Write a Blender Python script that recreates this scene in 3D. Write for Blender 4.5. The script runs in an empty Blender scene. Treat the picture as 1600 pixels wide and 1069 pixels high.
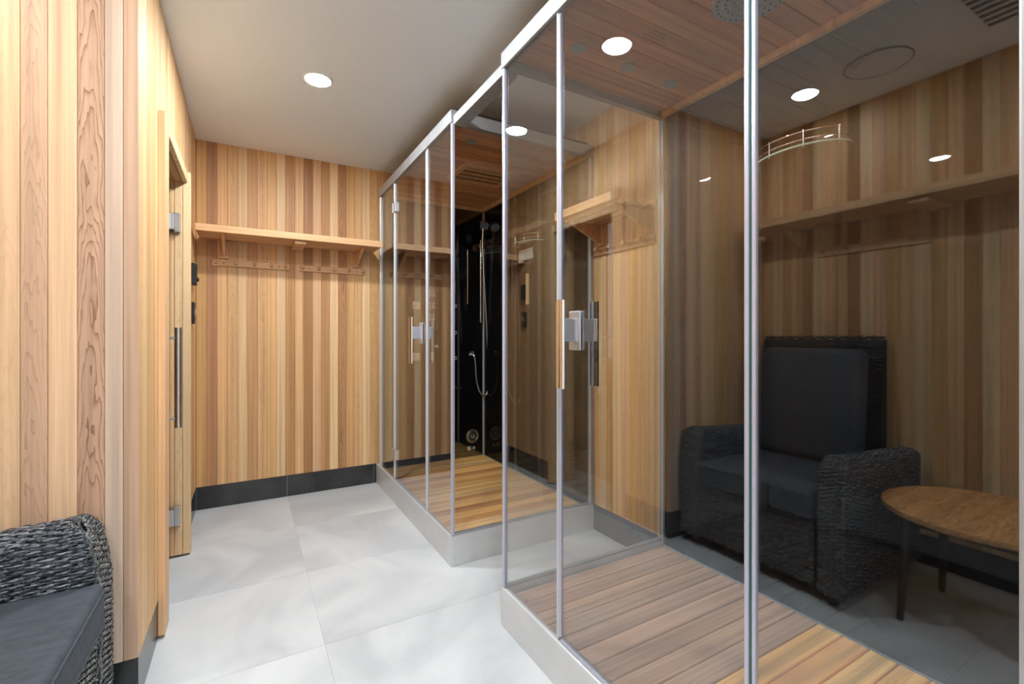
import bpy, bmesh, math, random
from mathutils import Vector, Matrix
random.seed(7)
PI = math.pi
C = bpy.context.scene.collection
sc = bpy.context.scene

# ------------------------------------------------------------------ camera, world, exposure
cam_d = bpy.data.cameras.new('camera'); cam = bpy.data.objects.new('camera', cam_d); C.objects.link(cam)
cam_d.sensor_width = 36; cam_d.lens = 36 * 722.04 / 1600; cam_d.shift_y = -9.6 / 1600
cam_d.clip_start = 0.02
cam.location = (0, 0, 1.129); cam.rotation_euler = (PI / 2, 0, -0.5206)
sc.camera = cam
w = bpy.data.worlds.new('world'); sc.world = w; w.use_nodes = True
w.node_tree.nodes['Background'].inputs[0].default_value = (0.8, 0.85, 1, 1)
w.node_tree.nodes['Background'].inputs[1].default_value = 0.3
sc.view_settings.view_transform = 'Standard'; sc.view_settings.look = 'None'
sc.view_settings.gamma = 1; sc.view_settings.use_curve_mapping = False
sc.view_settings.exposure = 1.53
LAMP = 150.0          # radiance of each downlight diffuser
LAMP_COL = (0.92, 1.0, 1.05)
cy = sc.cycles
cy.max_bounces = 10; cy.diffuse_bounces = 5; cy.glossy_bounces = 6; cy.transparent_max_bounces = 40
cy.transmission_bounces = 6; cy.caustics_reflective = False; cy.caustics_refractive = False
cy.sample_clamp_indirect = 4; cy.use_denoising = True

# ------------------------------------------------------------------ materials
def lin(r, g, b):
    return tuple(((c / 255) / 12.92 if c / 255 <= .04045 else ((c / 255 + .055) / 1.055) ** 2.4) for c in (r, g, b)) + (1,)

def mat(name, col=(.8, .8, .8, 1), rough=.5, metal=0, spec=.5, emit=None, strength=0):
    m = bpy.data.materials.new(name); m.use_nodes = True
    b = m.node_tree.nodes['Principled BSDF']
    b.inputs['Base Color'].default_value = col; b.inputs['Roughness'].default_value = rough
    b.inputs['Metallic'].default_value = metal; b.inputs['Specular IOR Level'].default_value = spec
    if emit:
        b.inputs['Emission Color'].default_value = emit + (1,); b.inputs['Emission Strength'].default_value = strength
    return m

def N(m, t, **kw):
    n = m.node_tree.nodes.new(t)
    for k, v in kw.items(): setattr(n, k, v)
    return n
def L(m, a, b): m.node_tree.links.new(a, b)
def math_node(m, op, a, b=None, c=None):
    n = N(m, 'ShaderNodeMath', operation=op)
    for i, v in enumerate((a, b, c)):
        if v is None: continue
        if isinstance(v, (int, float)): n.inputs[i].default_value = v
        else: L(m, v, n.inputs[i])
    return n.outputs[0]

def make_wood(name, rough=.5, spec=.35, fine_amp=.16, broad_amp=.42, bump=.12):
    """cedar: long axis is the object's local Z; object colour is the board's own colour, alpha its figure"""
    m = mat(name, rough=rough, spec=spec); b = m.node_tree.nodes['Principled BSDF']
    tc = N(m, 'ShaderNodeTexCoord'); oi = N(m, 'ShaderNodeObjectInfo')
    off = N(m, 'ShaderNodeVectorMath', operation='SCALE'); off.inputs[0].default_value = (3.1, 2.3, 41.0)
    L(m, oi.outputs['Random'], off.inputs['Scale'])
    def coords(sx, sy, sz):
        mp = N(m, 'ShaderNodeVectorMath', operation='MULTIPLY'); mp.inputs[1].default_value = (sx, sy, sz)
        L(m, tc.outputs['Object'], mp.inputs[0])
        ad = N(m, 'ShaderNodeVectorMath', operation='ADD'); L(m, mp.outputs[0], ad.inputs[0]); L(m, off.outputs[0], ad.inputs[1])
        return ad.outputs[0]
    def noise(vec, detail=3, r=.55):
        n = N(m, 'ShaderNodeTexNoise'); n.inputs['Scale'].default_value = 1; n.inputs['Detail'].default_value = detail
        n.inputs['Roughness'].default_value = r; L(m, vec, n.inputs['Vector']); return n.outputs['Fac']
    fine = noise(coords(260, 260, 3.0), 3, .6)
    mid = noise(coords(70, 70, 1.6), 2)
    broad = noise(coords(32, 32, .55), 2)
    # flat-sawn figure
    sep = N(m, 'ShaderNodeSeparateXYZ'); L(m, tc.outputs['Object'], sep.inputs[0])
    warp = noise(coords(24, 24, 3.2), 3, .5)
    x2 = math_node(m, 'MULTIPLY', math_node(m, 'POWER', math_node(m, 'ABSOLUTE', math_node(m, 'MULTIPLY', sep.outputs[0], 33)), 2), 2.4)
    v = math_node(m, 'ADD', math_node(m, 'MULTIPLY', warp, 7.5), math_node(m, 'MULTIPLY', sep.outputs[2], 7))
    v = math_node(m, 'ADD', v, x2)
    s = math_node(m, 'FRACT', v)
    s = math_node(m, 'POWER', s, 5)
    fig = math_node(m, 'MULTIPLY', s, oi.outputs['Alpha'])
    k = math_node(m, 'ADD', math_node(m, 'MULTIPLY', math_node(m, 'SUBTRACT', fine, .5), fine_amp * 2),
                  math_node(m, 'MULTIPLY', math_node(m, 'SUBTRACT', mid, .5), fine_amp * 2))
    k = math_node(m, 'ADD', k, math_node(m, 'MULTIPLY', math_node(m, 'SUBTRACT', broad, .5), broad_amp * 2))
    k = math_node(m, 'ADD', k, 1.0)
    sc_ = N(m, 'ShaderNodeVectorMath', operation='SCALE'); L(m, oi.outputs['Color'], sc_.inputs[0]); L(m, k, sc_.inputs['Scale'])
    mx = N(m, 'ShaderNodeMix', data_type='RGBA', blend_type='MULTIPLY'); L(m, math_node(m, 'MULTIPLY', fig, .9), mx.inputs[0])
    L(m, sc_.outputs[0], mx.inputs[6]); mx.inputs[7].default_value = (.36, .22, .14, 1)
    L(m, mx.outputs[2], b.inputs['Base Color'])
    bp = N(m, 'ShaderNodeBump'); bp.inputs['Strength'].default_value = bump; bp.inputs['Distance'].default_value = .0008
    L(m, fine, bp.inputs['Height']); L(m, bp.outputs[0], b.inputs['Normal'])
    return m

def make_glass(name, r0, tint):
    m = bpy.data.materials.new(name); m.use_nodes = True; nt = m.node_tree
    for n in list(nt.nodes):
        if n.type != 'OUTPUT_MATERIAL': nt.nodes.remove(n)
    out = [n for n in nt.nodes][0]
    lw = N(m, 'ShaderNodeLayerWeight'); lw.inputs['Blend'].default_value = .5
    p5 = math_node(m, 'POWER', lw.outputs['Facing'], 4.6)
    fr = math_node(m, 'ADD', math_node(m, 'MULTIPLY', p5, 1 - r0), r0)
    tr = N(m, 'ShaderNodeBsdfTransparent'); tr.inputs[0].default_value = tint
    gl = N(m, 'ShaderNodeBsdfGlossy'); gl.inputs['Roughness'].default_value = 0; gl.inputs[0].default_value = (.96, .98, 1, 1)
    mx = N(m, 'ShaderNodeMixShader'); L(m, fr, mx.inputs[0]); L(m, tr.outputs[0], mx.inputs[1]); L(m, gl.outputs[0], mx.inputs[2])
    L(m, mx.outputs[0], out.inputs[0])
    return m

def make_black_glass():
    m = mat('black_glass', (.004, .004, .005, 1), .0, 0, .5)
    b = m.node_tree.nodes['Principled BSDF']; b.inputs['IOR'].default_value = 1.24
    return m

def make_stone(name, c1, c2, scale, rough, vein=.5, spec=.5):
    m = mat(name, c1, rough, 0, spec); b = m.node_tree.nodes['Principled BSDF']
    ge = N(m, 'ShaderNodeTexCoord'); oi = N(m, 'ShaderNodeObjectInfo')
    off = N(m, 'ShaderNodeVectorMath', operation='SCALE'); off.inputs[0].default_value = (17, 11, 5); L(m, oi.outputs['Random'], off.inputs['Scale'])
    ad = N(m, 'ShaderNodeVectorMath', operation='ADD'); L(m, ge.outputs['Object'], ad.inputs[0]); L(m, off.outputs[0], ad.inputs[1])
    n1 = N(m, 'ShaderNodeTexNoise'); n1.inputs['Scale'].default_value = scale; n1.inputs['Detail'].default_value = 6; n1.inputs['Distortion'].default_value = 1.6
    L(m, ad.outputs[0], n1.inputs['Vector'])
    rp = N(m, 'ShaderNodeValToRGB'); rp.color_ramp.elements[0].color = c1; rp.color_ramp.elements[1].color = c2
    rp.color_ramp.elements[0].position = .35; rp.color_ramp.elements[1].position = .35 + vein * .6
    L(m, n1.outputs['Fac'], rp.inputs[0]); L(m, rp.outputs[0], b.inputs['Base Color'])
    return m

def make_noisy(name, c1, c2, scale, rough, metal=0, stretch=(1, 1, 1)):
    m = mat(name, c1, rough, metal); b = m.node_tree.nodes['Principled BSDF']
    tc = N(m, 'ShaderNodeTexCoord'); mp = N(m, 'ShaderNodeMapping'); mp.inputs['Scale'].default_value = stretch
    L(m, tc.outputs['Object'], mp.inputs[0])
    n1 = N(m, 'ShaderNodeTexNoise'); n1.inputs['Scale'].default_value = scale; n1.inputs['Detail'].default_value = 4; L(m, mp.outputs[0], n1.inputs['Vector'])
    rp = N(m, 'ShaderNodeValToRGB'); rp.color_ramp.elements[0].color = c1; rp.color_ramp.elements[1].color = c2
    rp.color_ramp.elements[0].position = .35; rp.color_ramp.elements[1].position = .65
    L(m, n1.outputs['Fac'], rp.inputs[0]); L(m, rp.outputs[0], b.inputs['Base Color'])
    return m

M = {}
M['cedar'] = make_wood('cedar')
M['teak'] = make_wood('teak_deck', rough=.42, spec=.3, fine_amp=.22, broad_amp=.7, bump=.1)
M['glass'] = make_glass('clear_glass', .077, (.975, .982, .978, 1))
M['doorglass'] = make_glass('door_glass', .05, (.96, .97, .96, 1))
M['black'] = make_black_glass()
M['steel'] = make_noisy('brushed_aluminium', (.64, .65, .66, 1), (.70, .71, .71, 1), 4, .42, .35, (1, 1, 3))
M['rail'] = make_noisy('satin_aluminium', (.36, .365, .37, 1), (.43, .435, .44, 1), 5, .42, .4, (1, 12, 1))
M['seal'] = mat('pearly_seal', (.50, .51, .62, 1), .28, .35, .7)
M['sealw'] = mat('white_seal', (.62, .64, .67, 1), .28, .25, .6)
M['green'] = mat('green_glass_edge', (.03, .16, .12, 1), .15, 0, .6)
M['chrome'] = mat('chrome', (.82, .83, .85, 1), .06, 1)
M['satin'] = mat('satin_steel', (.62, .62, .62, 1), .28, 1)
M['bracket'] = mat('brushed_bracket', (.60, .62, .68, 1), .3, .8)
M['plaster'] = make_noisy('painted_ceiling', (.80, .88, .95, 1), (.81, .89, .96, 1), 3, .9)
M['white'] = mat('white_bounce_paint', (.86, .88, .90, 1), .8)  # white picked for walls out of view, as a fill reflector
M['floor'] = make_stone('pale_porcelain', (.50, .515, .53, 1), (.66, .67, .68, 1), 1.5, .34, .5)
M['grout'] = mat('grey_grout', (.54, .54, .54, 1), .9)
M['skirt'] = make_stone('black_porcelain', (.018, .018, .018, 1), (.045, .045, .044, 1), 3, .22, .6)
M['skirtgrout'] = mat('dark_grout', (.30, .30, .30, 1), .8)
M['back'] = mat('dark_gap', (.05, .028, .014, 1), .9)
M['lamp'] = mat('lamp_diffuser', (1, 1, 1, 1), .5, 0, .5, LAMP_COL, LAMP)
M['lamp_bright'] = mat('lamp_diffuser_bright', (1, 1, 1, 1), .5, 0, .5, LAMP_COL, LAMP * 1.7)
M['lamp_dim'] = mat('lamp_diffuser_dim', (1, 1, 1, 1), .5, 0, .5, LAMP_COL, LAMP * .42)
M['lamptrim'] = mat('white_lamp_trim', (.85, .85, .84, 1), .4)
M['blackp'] = mat('black_plastic', (.012, .012, .013, 1), .35)
M['greyp'] = mat('grey_plastic', (.32, .33, .33, 1), .35)
M['icon'] = mat('pale_print', (.75, .72, .68, 1), .3, .6)
M['wicker'] = make_noisy('grey_wicker_strand', (.008, .011, .018, 1), (.34, .37, .41, 1), 1, .28, 0, (9, 330, 330))
M['wickery'] = make_noisy('grey_wicker_strand_across', (.022, .022, .024, 1), (.36, .36, .35, 1), 1, .35, 0, (330, 9, 330))
for k_ in ('wicker', 'wickery'):
    r_ = [n for n in M[k_].node_tree.nodes if n.type == 'VALTORGB'][0].color_ramp
    r_.elements[0].position = .44; r_.elements[1].position = .68  # pale ramp end paints gloss highlights into the strand colour
M['wickerb'] = mat('black_wicker', (.012, .013, .015, 1), .45)
M['wickerd'] = mat('dark_wicker_core', (.012, .012, .014, 1), .8)
M['fabric'] = make_noisy('charcoal_fabric', (.034, .042, .052, 1), (.052, .062, .076, 1), 60, .75, 0, (.35, 1, 1))
M['dark_stain'] = mat('dark_stained_wood', (.035, .02, .012, 1), .4)

# board colours (linear RGB, alpha = figure)
def col(r, g, b, a=0.0): c = lin(r, g, b); return (c[0], c[1], c[2], a)
LIGHT = col(228, 190, 144); TAN = col(221, 174, 124); MID = col(212, 165, 109); PINK = col(218, 172, 130)
DARK = col(190, 141, 92); BROWN = col(170, 122, 78)
PALE = [LIGHT, TAN, MID, TAN, PINK, MID, TAN, DARK, LIGHT, MID, TAN, BROWN, TAN]

# ------------------------------------------------------------------ mesh helper
class MB:
    def __init__(s): s.v = []; s.f = []; s.sm = []
    def add(s, vs, fs, smooth=False):
        o = len(s.v); s.v += [tuple(v) for v in vs]; s.f += [tuple(i + o for i in f) for f in fs]; s.sm += [smooth] * len(fs); return s
    def box(s, x0, y0, z0, x1, y1, z1):
        x0, x1 = sorted((x0, x1)); y0, y1 = sorted((y0, y1)); z0, z1 = sorted((z0, z1))
        return s.add([(x0, y0, z0), (x1, y0, z0), (x1, y1, z0), (x0, y1, z0), (x0, y0, z1), (x1, y0, z1), (x1, y1, z1), (x0, y1, z1)],
                     [(0, 3, 2, 1), (4, 5, 6, 7), (0, 1, 5, 4), (1, 2, 6, 5), (2, 3, 7, 6), (3, 0, 4, 7)])
    def prism(s, poly, a, b, axis='x'):
        n = len(poly)
        def P(p, t): return {'x': (t, p[0], p[1]), 'y': (p[0], t, p[1]), 'z': (p[0], p[1], t)}[axis]
        return s.add([P(p, a) for p in poly] + [P(p, b) for p in poly],
                     [tuple(range(n))[::-1], tuple(range(n, 2 * n))] + [(i, (i + 1) % n, (i + 1) % n + n, i + n) for i in range(n)])
    def tube(s, pts, r, n=10, caps=True):
        pts = [Vector(p) for p in pts]; rings = []
        up = None
        for i, p in enumerate(pts):
            d = (pts[min(i + 1, len(pts) - 1)] - pts[max(i - 1, 0)]).normalized()
            if up is None: up = Vector((0, 0, 1)) if abs(d.z) < .9 else Vector((1, 0, 0))
            a = d.cross(up).normalized(); up = a.cross(d).normalized()
            rr = r[i] if isinstance(r, (list, tuple)) else r
            rings.append([p + (a * math.cos(2 * PI * k / n) + up * math.sin(2 * PI * k / n)) * rr for k in range(n)])
        vs = [v for R in rings for v in R]; fs = []
        for i in range(len(rings) - 1):
            for k in range(n):
                fs.append((i * n + k, i * n + (k + 1) % n, (i + 1) * n + (k + 1) % n, (i + 1) * n + k))
        s.add(vs, fs, True)
        if caps: s.add([*rings[0]], [tuple(range(n))[::-1]]); s.add([*rings[-1]], [tuple(range(n))])
        return s
    def disc(s, c, r, h, axis='z', n=28, r2=None):
        r2 = r if r2 is None else r2; c = Vector(c); vs = []
        for t, rr in ((0, r), (h, r2)):
            for k in range(n):
                a = 2 * PI * k / n; u, v = math.cos(a) * rr, math.sin(a) * rr
                vs.append(c + Vector({'z': (u, v, t), 'x': (t, u, v), 'y': (u, t, v)}[axis]))
        return s.add(vs, [tuple(range(n))[::-1], tuple(range(n, 2 * n))] + [(k, (k + 1) % n, (k + 1) % n + n, k + n) for k in range(n)])
    def mesh(s, name, m):
        me = bpy.data.meshes.new(name); me.from_pydata(s.v, [], s.f); me.update()
        bm = bmesh.new(); bm.from_mesh(me); bmesh.ops.recalc_face_normals(bm, faces=bm.faces); bm.to_mesh(me); bm.free()
        me.polygons.foreach_set('use_smooth', s.sm)
        me.materials.append(m); return me
    def build(s, name, m, parent=None, loc=None, bevel=0, color=None, seg=2):
        """verts are given in world space; loc moves the origin there; parents are unrotated"""
        if loc is not None: s.v = [(x - loc[0], y - loc[1], z - loc[2]) for x, y, z in s.v]
        return link(name, s.mesh(name, m), parent, loc, bevel, color, seg)

def wpos(o):
    p = Vector((0, 0, 0))
    while o is not None: p += o.location; o = o.parent
    return p
def link(name, me, parent=None, loc=None, bevel=0, color=None, seg=2, rot=None):
    o = bpy.data.objects.new(name, me); C.objects.link(o)
    L_ = Vector(loc) if loc is not None else Vector((0, 0, 0))
    if parent is not None:
        o.parent = parent; L_ = L_ - wpos(parent)
    o.location = L_
    if rot is not None: o.rotation_euler = rot
    if bevel:
        md = o.modifiers.new('bevel', 'BEVEL'); md.width = bevel; md.segments = seg; md.limit_method = 'ANGLE'
    if color is not None: o.color = color
    return o
def empty(name, loc=(0, 0, 0)):
    o = bpy.data.objects.new(name, None); C.objects.link(o); o.location = loc; o.empty_display_size = .1; return o
def tag(o, label=None, cat=None, group=None, kind=None):
    if label: o['label'] = label
    if cat: o['category'] = cat
    if group: o['group'] = group
    if kind: o['kind'] = kind
    return o

# boards: local X = width (centred), local Y = thickness (front at +Y... see face), local Z = length
_pc = {}
def board_mesh(w_, t, l, m, ch=.0022):
    key = (round(w_, 4), round(t, 4), round(l, 4), m)
    if key in _pc: return _pc[key]
    h = w_ / 2
    poly = [(-h, 0), (h, 0), (h, t - ch), (h - ch, t), (-h + ch, t), (-h, t - ch)]
    me = MB().prism(poly, 0, l, 'z').mesh('board', M[m]); _pc[key] = me
    return me

H = 2.40; XL = -.287; YB = 3.605; XR = 1.757; YN = 1.79; XW = -1.157; YR = -1.9
SK = .148; T = .012    # board thickness
# structure panels: faces of boards lie on the given wall plane
def wall(name, x0, y0, z0, x1, y1, z1, m='back'):
    o = MB().box(x0, y0, z0, x1, y1, z1).build(name, M[m]); tag(o, kind='structure'); return o

def shade(c, v=.06):
    k = 1 + random.uniform(-v, v)
    return (c[0] * k, c[1] * k, c[2] * k * (1 + random.uniform(-.03, .03)), c[3] if c[3] else random.choice((0, 0, 0, 0, .12, .3)))

def boards(parent, start, direction, widths, z0, z1, colors, m='cedar', t=T, gap=.0006, name='plank', spans=None):
    """vertical boards laid side by side from start along direction; faces turned 90 degrees left of direction"""
    d = Vector(direction); ang = math.atan2(d.y, d.x); p = 0.0
    nrm = Vector((-d.y, d.x))
    for i, wd in enumerate(widths):
        c = p + wd / 2; p += wd
        a, b = (z0, z1)
        if spans:
            r = spans(c)
            if r is None: continue
            a, b = r
        me = board_mesh(wd - gap, t, b - a, m)
        cx, cyy = start[0] + d.x * c - nrm.x * t, start[1] + d.y * c - nrm.y * t
        link(name, me, parent, (cx, cyy, a), rot=(0, 0, ang), color=shade(colors[i % len(colors)]))

# ------------------------------------------------------------------ room shell
floor = wall('floor', XW - .3, YR - .1, -.06, XR + .12, YB + .12, -.0025, 'grout')
xs = [-2.19, -.965, .247, 1.46, 2.67]
ty = YB
while ty > YR:
    for i in range(4):
        x0, x1 = max(xs[i], XW - .02), min(xs[i + 1], XR)
        y0 = max(ty - .6, YR)
        if x1 - x0 > .05:
            MB().box(x0 + .0005, y0 + .0005, -.012, x1 - .0005, ty - .0005, 0).build('tile', M['floor'], floor, loc=((x0 + x1) / 2, (y0 + ty) / 2, 0))
    ty -= .6
ceiling = wall('ceiling', XW - .3, YR - .1, H, XR + .12, YB + .12, H + .06, 'plaster')

# back wall
wb = wall('wall_back', XW - .3, YB + T - .002, 0, XR + .1, YB + .1, H)
cb = [MID, MID, TAN, TAN, LIGHT, MID, TAN, MID, LIGHT, DARK, TAN, BROWN, PINK, DARK, LIGHT, col(185, 135, 92, .7), MID, TAN, LIGHT, MID]
cb[1] = col(190, 140, 100); cb[5] = col(200, 152, 104)
nb = 21 + 15
boards(wb, (XL + .0581 * nb, YB), (-1, 0), [.0581] * nb, SK, H, list(reversed((cb * 2)[:nb])))
# left wall with the sauna doorway (door 2.24..2.885)
D0, D1, DZ = 2.24, 2.885, 1.915
wl = wall('wall_left', XL - .06, YN + .005, DZ + .04, XL - T + .002, YB + .05, H)
tag(MB().box(XL - .06, YN + .005, 0, XL - T + .002, D0 - .03, DZ + .04).build('panel', M['back'], wl))
tag(MB().box(XL - .06, D1 + .03, 0, XL - T + .002, YB + .05, DZ + .04).build('panel', M['back'], wl))
def left_span(c):
    y = YB - c
    if D0 - .07 < y < D1 + .03: return (DZ + .03, H)
    return (SK, H)
cl = [TAN, LIGHT, MID, TAN, MID, LIGHT, TAN, PINK, LIGHT, MID, LIGHT, LIGHT]
boards(wl, (XL, YB), (0, -1), [.0580] * 31 + [YB - YN - .058 * 31 - .0005], SK, H, cl, spans=left_span)
# return wall facing the camera
wn = wall('wall_return', XW - .2, YN + T - .002, 0, XL - T, YN + .05, H)
wN = [.037, .0435, .060, .063, .056]
while sum(wN) < XL - XW: wN.append(.059)
cN = [PINK, col(216, 180, 158), col(206, 166, 136, 1.0), col(228, 188, 150, .01), col(206, 168, 136, .4), col(228, 188, 148, .15)] + PALE
cN[0] = col(200, 164, 138, .01); cN[1] = col(216, 188, 166, .01)
boards(wn, (XL, YN), (-1, 0), wN, SK, H, cN)
# alcove side wall
ww = wall('wall_alcove', XW - .06, YR, 0, XW - T + .002, YN + .02, H)
boards(ww, (XW, YN), (0, -1), [.0605] * int((YN - YR) / .0605), SK, H, [TAN, LIGHT, MID, TAN, DARK, LIGHT, TAN, TAN, BROWN, LIGHT, PINK, MID])
# right wall: boards show between the two cabins and on the camera side
wr = wall('wall_right', XR + T - .002, YR, 0, XR + .06, YB + .05, H)
tag(MB().box(XR, YR, SK, XR + T - .001, .018, H).build('panel', M['white'], wr))  # unseen stretch, made white for extra bounce
boards(wr, (XR, .02), (0, 1), [.0600] * int((YB - .02) / .06), SK, H, [LIGHT, TAN, MID, DARK, TAN, LIGHT, TAN, MID, PINK, LIGHT, MID])
# unseen wall behind the camera, its white chosen to bounce fill light
wk = wall('wall_rear', XW - .06, YR - .06, 0, XR + .06, YR - T + .002, H, 'white')

def skirting(name, segs):
    """segs: list of (x0,y0,x1,y1) face rectangles"""
    base = MB()
    for s in segs: base.box(s[0], s[1], 0, s[2], s[3], SK - .003)
    o = base.build(name, M['skirtgrout']); tag(o, kind='structure')
    return o
def sk_tiles(o, p0, p1, thick_dir, breaks):
    p0, p1 = Vector(p0), Vector(p1); d = (p1 - p0); ln = d.length; d.normalize(); t = Vector(thick_dir)
    br = [0] + [b for b in breaks if 0 < b < ln] + [ln]
    for a, b in zip(br, br[1:]):
        q0 = p0 + d * (a + .0012); q1 = p0 + d * (b - .0012) + t * .0035
        MB().box(q0.x, q0.y, .001, q1.x, q1.y, SK - .002).build('tile', M['skirt'], o, loc=((q0.x + q1.x) / 2, (q0.y + q1.y) / 2, 0))
o = skirting('baseboard_back', [(XL, YB + .0035, XR, YB + T)]); sk_tiles(o, (XL + .001, YB + .001), (XR, YB + .001), (0, 1), [.531, 1.13, 1.73])
o = skirting('baseboard_left', [(XL - T, D1 + .05, XL - .0035, YB), (XL - T, YN + .003, XL - .0035, D0 - .1)])
sk_tiles(o, (XL - .001, D1 + .06), (XL - .001, YB), (-1, 0), []); sk_tiles(o, (XL - .001, YN), (XL - .001, D0 - .1), (-1, 0), [])
o = skirting('baseboard_return', [(XW, YN + .0035, XL - .003, YN + T)]); sk_tiles(o, (XL, YN + .001), (XW, YN + .001), (0, 1), [.6])
o = skirting('baseboard_alcove', [(XW - T, YR, XW - .0035, YN)]); sk_tiles(o, (XW - .001, YN), (XW - .001, YR), (-1, 0), [.6, 1.2, 1.8, 2.4, 3.0])
o = skirting('baseboard_right', [(XR + .0035, YR, XR + T, YB)]); sk_tiles(o, (XR + .001, YB), (XR + .001, YR), (1, 0), [.6, 1.5, 2.1, 2.7, 3.3, 3.9, 4.5])

# ------------------------------------------------------------------ sauna behind the door
SX = XL - 1.35
for nm, bx in (('wall_sauna_back', (SX - .05, YN + .05, 0, SX - T, YB + .1, H)), ('wall_sauna_side', (SX, YN + .05, 0, XL - .06, YN + .07, H))):
    wall(nm, *bx)
sb = bpy.data.objects['wall_sauna_back']
k = 0; z = .02
SA = [col(176, 128, 86), col(150, 106, 72), col(164, 118, 80), col(190, 140, 96), col(138, 96, 66)]
while z < 2.36:
    me = board_mesh(.088, T, YB - YN - .1, 'cedar')
    link('plank', me, sb, (SX - T, YN + .08, z + .045), rot=(-PI / 2, 0, 0), color=shade(SA[k % 5])).rotation_euler = Matrix(((0, 1, 0), (0, 0, 1), (1, 0, 0))).transposed().to_4x4().to_euler() if False else (PI / 2, PI / 2, PI)
    z += .09; k += 1
tag(MB().box(SX, YN + .05, -.002, XL - .06, YB + .05, .004).build('floor_sauna', M['floor']), kind='structure')
bench = empty('sauna_bench', (SX + .3, 2.7, 0))
tag(bench, 'cedar sauna bench of two slatted tiers behind the glass sauna door', 'bench')
for (bx, bz, n) in ((SX + .05, .88, 5), (SX + .58, .45, 4)):
    for i in range(n):
        x0 = bx + i * .1
        MB().box(x0, YN + .1, bz, x0 + .085, YB - .02, bz + .028).build('slat', M['cedar'], bench, loc=(x0 + .04, 2.7, bz), bevel=.004, color=shade(SA[i]))
    MB().box(bx + n * .1 - .03, YN + .1, 0, bx + n * .1 - .01, YB - .02, bz - .01).build('riser', M['cedar'], bench, color=shade(SA[0]))

# ------------------------------------------------------------------ sauna door frame and glass door
fr = MB().box(XL - .001, D0 - .10, .012, XL + .022, D0, DZ + .055).build('trim_1', M['cedar'], loc=(XL, D0 - .05, 0), bevel=.003, color=col(222, 176, 132))
tag(fr, kind='structure')
MB().box(XL + .001, D0, DZ, XL + .022, D1 + .002, DZ + .055).build('header', M['cedar'], fr, loc=(XL, 2.5, DZ + .03), bevel=.003, color=LIGHT)
MB().box(XL + .001, D1 + .002, .012, XL + .034, D1 + .05, DZ + .055).build('jamb', M['cedar'], fr, loc=(XL, D1 + .02, 0), bevel=.003, color=LIGHT)
for i in range(5):       # reveal boards of far jamb, near jamb and soffit
    x1 = XL - .0 - i * .034
    MB().box(x1 - .033, D1, .012, x1, D1 + .03, DZ + .03).build('reveal_board', M['cedar'], fr, loc=(x1 - .016, D1 + .015, 0), bevel=.003, color=shade((LIGHT, TAN, MID, LIGHT, TAN)[i]))
    MB().box(x1 - .033, D0 - .03, .012, x1, D0, DZ + .03).build('reveal_board', M['cedar'], fr, loc=(x1 - .016, D0 - .015, 0), bevel=.003, color=shade(TAN))
    ob = MB().box(-.016, -.01, 0, .016, .012, D1 - D0 - .002).build('soffit_board', M['cedar'], None, bevel=.003, color=shade(col(196, 146, 92)))
    ob.parent = fr; ob.rotation_euler = (-PI / 2, 0, 0); ob.location = Vector((x1 - .017, D0 + .001, DZ + .012)) - wpos(fr)
door = MB().box(XL - .050, D0 + .012, .02, XL - .042, D1 - .012, DZ - .006).build('door_1', M['doorglass'], loc=(XL - .046, D1, 0))
tag(door, kind='structure')
for hz in (.22, 1.70):
    hg = MB().box(XL - .062, D1 - .055, hz - .04, XL - .030, D1 - .008, hz + .04).box(XL - .030, D1 - .03, hz - .048, XL - .006, D1 - .0015, hz + .048).build('hinge', M['satin'], door, loc=(XL - .04, D1 - .02, hz), bevel=.003)
    MB().tube([(XL - .030, D1 - .014, hz - .05), (XL - .030, D1 - .014, hz + .05)], .0075, 12).build('hinge_pin', M['satin'], hg)
hy = 2.33; hx = -.245
hd = MB().tube([(hx, hy, .752), (hx, hy, 1.163)], .0125, 18).build('handle', M['satin'], door, loc=(hx, hy, .95))
for hz in (.79, 1.12):
    MB().tube([(XL - .042, hy, hz), (hx, hy, hz)], .006, 12).build('handle_standoff', M['satin'], hd)

# wall controls beyond the sauna door
t = MB().box(XL, 3.30, 1.43, XL + .028, 3.36, 1.56).build('wall_controller', M['blackp'], loc=(XL, 3.33, 1.43), bevel=.006)
tag(t, 'black sauna control box on the plank wall, beside the left end of the shelf', 'controller')
MB().tube([(XL + .028, 3.33, 1.465), (XL + .038, 3.33, 1.465)], .012, 16).build('dial', M['blackp'], t)
t = MB().box(XL, 3.30, 1.20, XL + .018, 3.36, 1.33).build('wall_switch', M['blackp'], loc=(XL, 3.33, 1.2), bevel=.005)
tag(t, 'flat black switch plate below the black sauna control box', 'switch')
MB().box(XL + .018, 3.315, 1.25, XL + .022, 3.345, 1.29).build('button', M['greyp'], t)

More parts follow.
